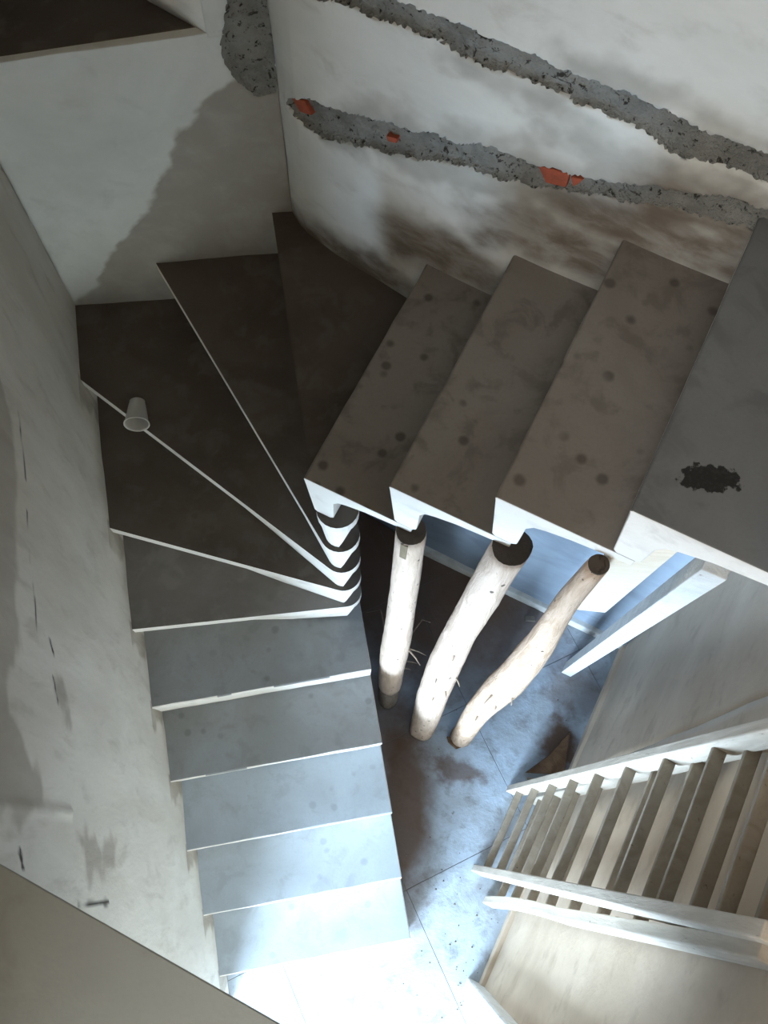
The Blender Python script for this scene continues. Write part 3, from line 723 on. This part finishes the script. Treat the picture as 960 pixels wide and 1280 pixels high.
# ------------------------------------------------------------------ plastic cup lying on the winder step
cz = 8 * R
a_ = at_z((171.5, 502), cz + 0.03); b_ = at_z((171, 529), cz + 0.04)
ax = Vector((b_.x - a_.x, b_.y - a_.y, 0)); L = 0.092; axn = ax.normalized()
rb, rm = 0.026, 0.040
slope = math.atan2(rm - rb, L)
axn3 = (axn * math.cos(slope) + Vector((0, 0, math.sin(slope)))).normalized()
c0 = Vector((a_.x, a_.y, cz + rb / math.cos(slope) + 0.002))
x_ = axn3.cross(Vector((0, 0, 1))).normalized(); y_ = x_.cross(axn3)
def ring(t, r, n=28, flute=0.0): return [c0 + axn3 * t + x_ * math.cos(2 * math.pi * j / n) * r * (1 + flute * math.cos(14 * 2 * math.pi * j / n)) + y_ * math.sin(2 * math.pi * j / n) * r * (1 + flute * math.cos(14 * 2 * math.pi * j / n)) for j in range(n)]
n = 28; prof = [(0, 0.0005, 0), (0, rb, 0), (0.004, rb, 0.0), (L * 0.2, rb + (rm - rb) * 0.2, 0.015), (L * 0.7, rb + (rm - rb) * 0.7, 0.015), (L * 0.93, rb + (rm - rb) * 0.93, 0), (L, rm, 0), (L + 0.0005, rm + 0.003, 0), (L - 0.003, rm + 0.003, 0), (L - 0.003, rm + 0.0005, 0), (L * 0.93, rb + (rm - rb) * 0.93 - 0.0014, 0), (L * 0.2, rb + (rm - rb) * 0.2 - 0.0014, 0.0), (0.004, rb - 0.0014, 0), (0.002, 0.0005, 0)]
# order: outer from base to rim, lip, inner back to base
prof = prof[:6] + [(L - 0.003, rm, 0), (L - 0.003, rm + 0.003, 0), (L, rm + 0.003, 0), (L, rm - 0.001, 0)] + prof[10:]
mb = MB(); vs = []
for t, r, fl_ in prof: vs += ring(t, r, n, fl_)
fs = []
for i in range(len(prof) - 1):
    for j in range(n):
        p_, q_ = i * n + j, i * n + (j + 1) % n
        fs.append((p_, q_, q_ + n, p_ + n))
mb.add(vs, fs)
o = mb.build('plastic_cup', PLASTIC, None, True)
tag(o, 'translucent plastic cup lying on the edge of a dark winder step', 'cup')

# ------------------------------------------------------------------ scraps on the floor
tri = [at_z(p, 0) for p in ((656, 966), (686, 944), (712, 915), (704, 972), (690, 968))]
o = MB().prism([(p.x, p.y) for p in tri], 0.002, 0.022).build('wood_offcut', BROWN, None, bevel=0.002)
tag(o, 'brown pointed wood offcut lying on the floor beside the ladder', 'wood scrap')
tri = [at_z(p, 0) for p in ((658, 972), (692, 978), (690, 986), (664, 984))]
o = MB().prism([(p.x, p.y) for p in tri], 0.002, 0.03).build('wood_offcut', LADW, None, bevel=0.002)
tag(o, 'small pale wood offcut against the foot of the ladder', 'wood scrap')
blk = [at_z(p, 0) for p in ((655, 770), (668, 771), (669, 778), (656, 777))]
o = MB().prism([(p.x, p.y) for p in blk], 0.002, 0.025).build('mortar_lump', RUBBLE, None, bevel=0.004)
tag(o, 'small grey mortar block on the floor by the white baseboard', 'rubble')
blk = [at_z(p, 0) for p in ((558, 921), (566, 922), (572, 930), (579, 928), (580, 933), (570, 937), (560, 928))]
o = MB().prism([(p.x, p.y) for p in blk], 0.002, 0.022).build('wood_chip', BROWN, None, bevel=0.003)
tag(o, 'small bent wood chip at the foot of the crooked log', 'wood scrap')
mb = MB()
def pebble(p, r):
    vs = []; 
    for (x, y, z) in ((1, 0, 0), (-1, 0, 0), (0, 1, 0), (0, -1, 0), (0, 0, 1), (0, 0, -0.3)):
        k = random.uniform(0.7, 1.2) * r; vs.append((p.x + x * k, p.y + y * k, 0.002 + r * 0.3 + z * k * 0.8))
    mb.add(vs, [(0, 2, 4), (2, 1, 4), (1, 3, 4), (3, 0, 4), (2, 0, 5), (1, 2, 5), (3, 1, 5), (0, 3, 5)])
for i in range(110):
    ar = random.random()
    if ar < 0.35: px = (random.gauss(700, 16), random.gauss(935, 22))
    elif ar < 0.6: px = (random.uniform(500, 660), random.uniform(880, 1280))
    elif ar < 0.8: px = (random.gauss(585, 14), random.gauss(1225, 12))
    else: px = (random.gauss(590, 30), random.gauss(1160, 30))
    p = at_z(px, 0); b_, m_ = tobm(p)
    if b_ > BW - 0.03 or (648 < px[0] < 722 and 905 < px[1] < 995): continue
    pebble(p, random.uniform(0.002, 0.006))
o = mb.build('gravel', RUBBLE); tag(o, 'loose grit and crumbs of mortar scattered on the floor', 'debris'); o['kind'] = 'stuff'
bpy.data.objects.remove(front)
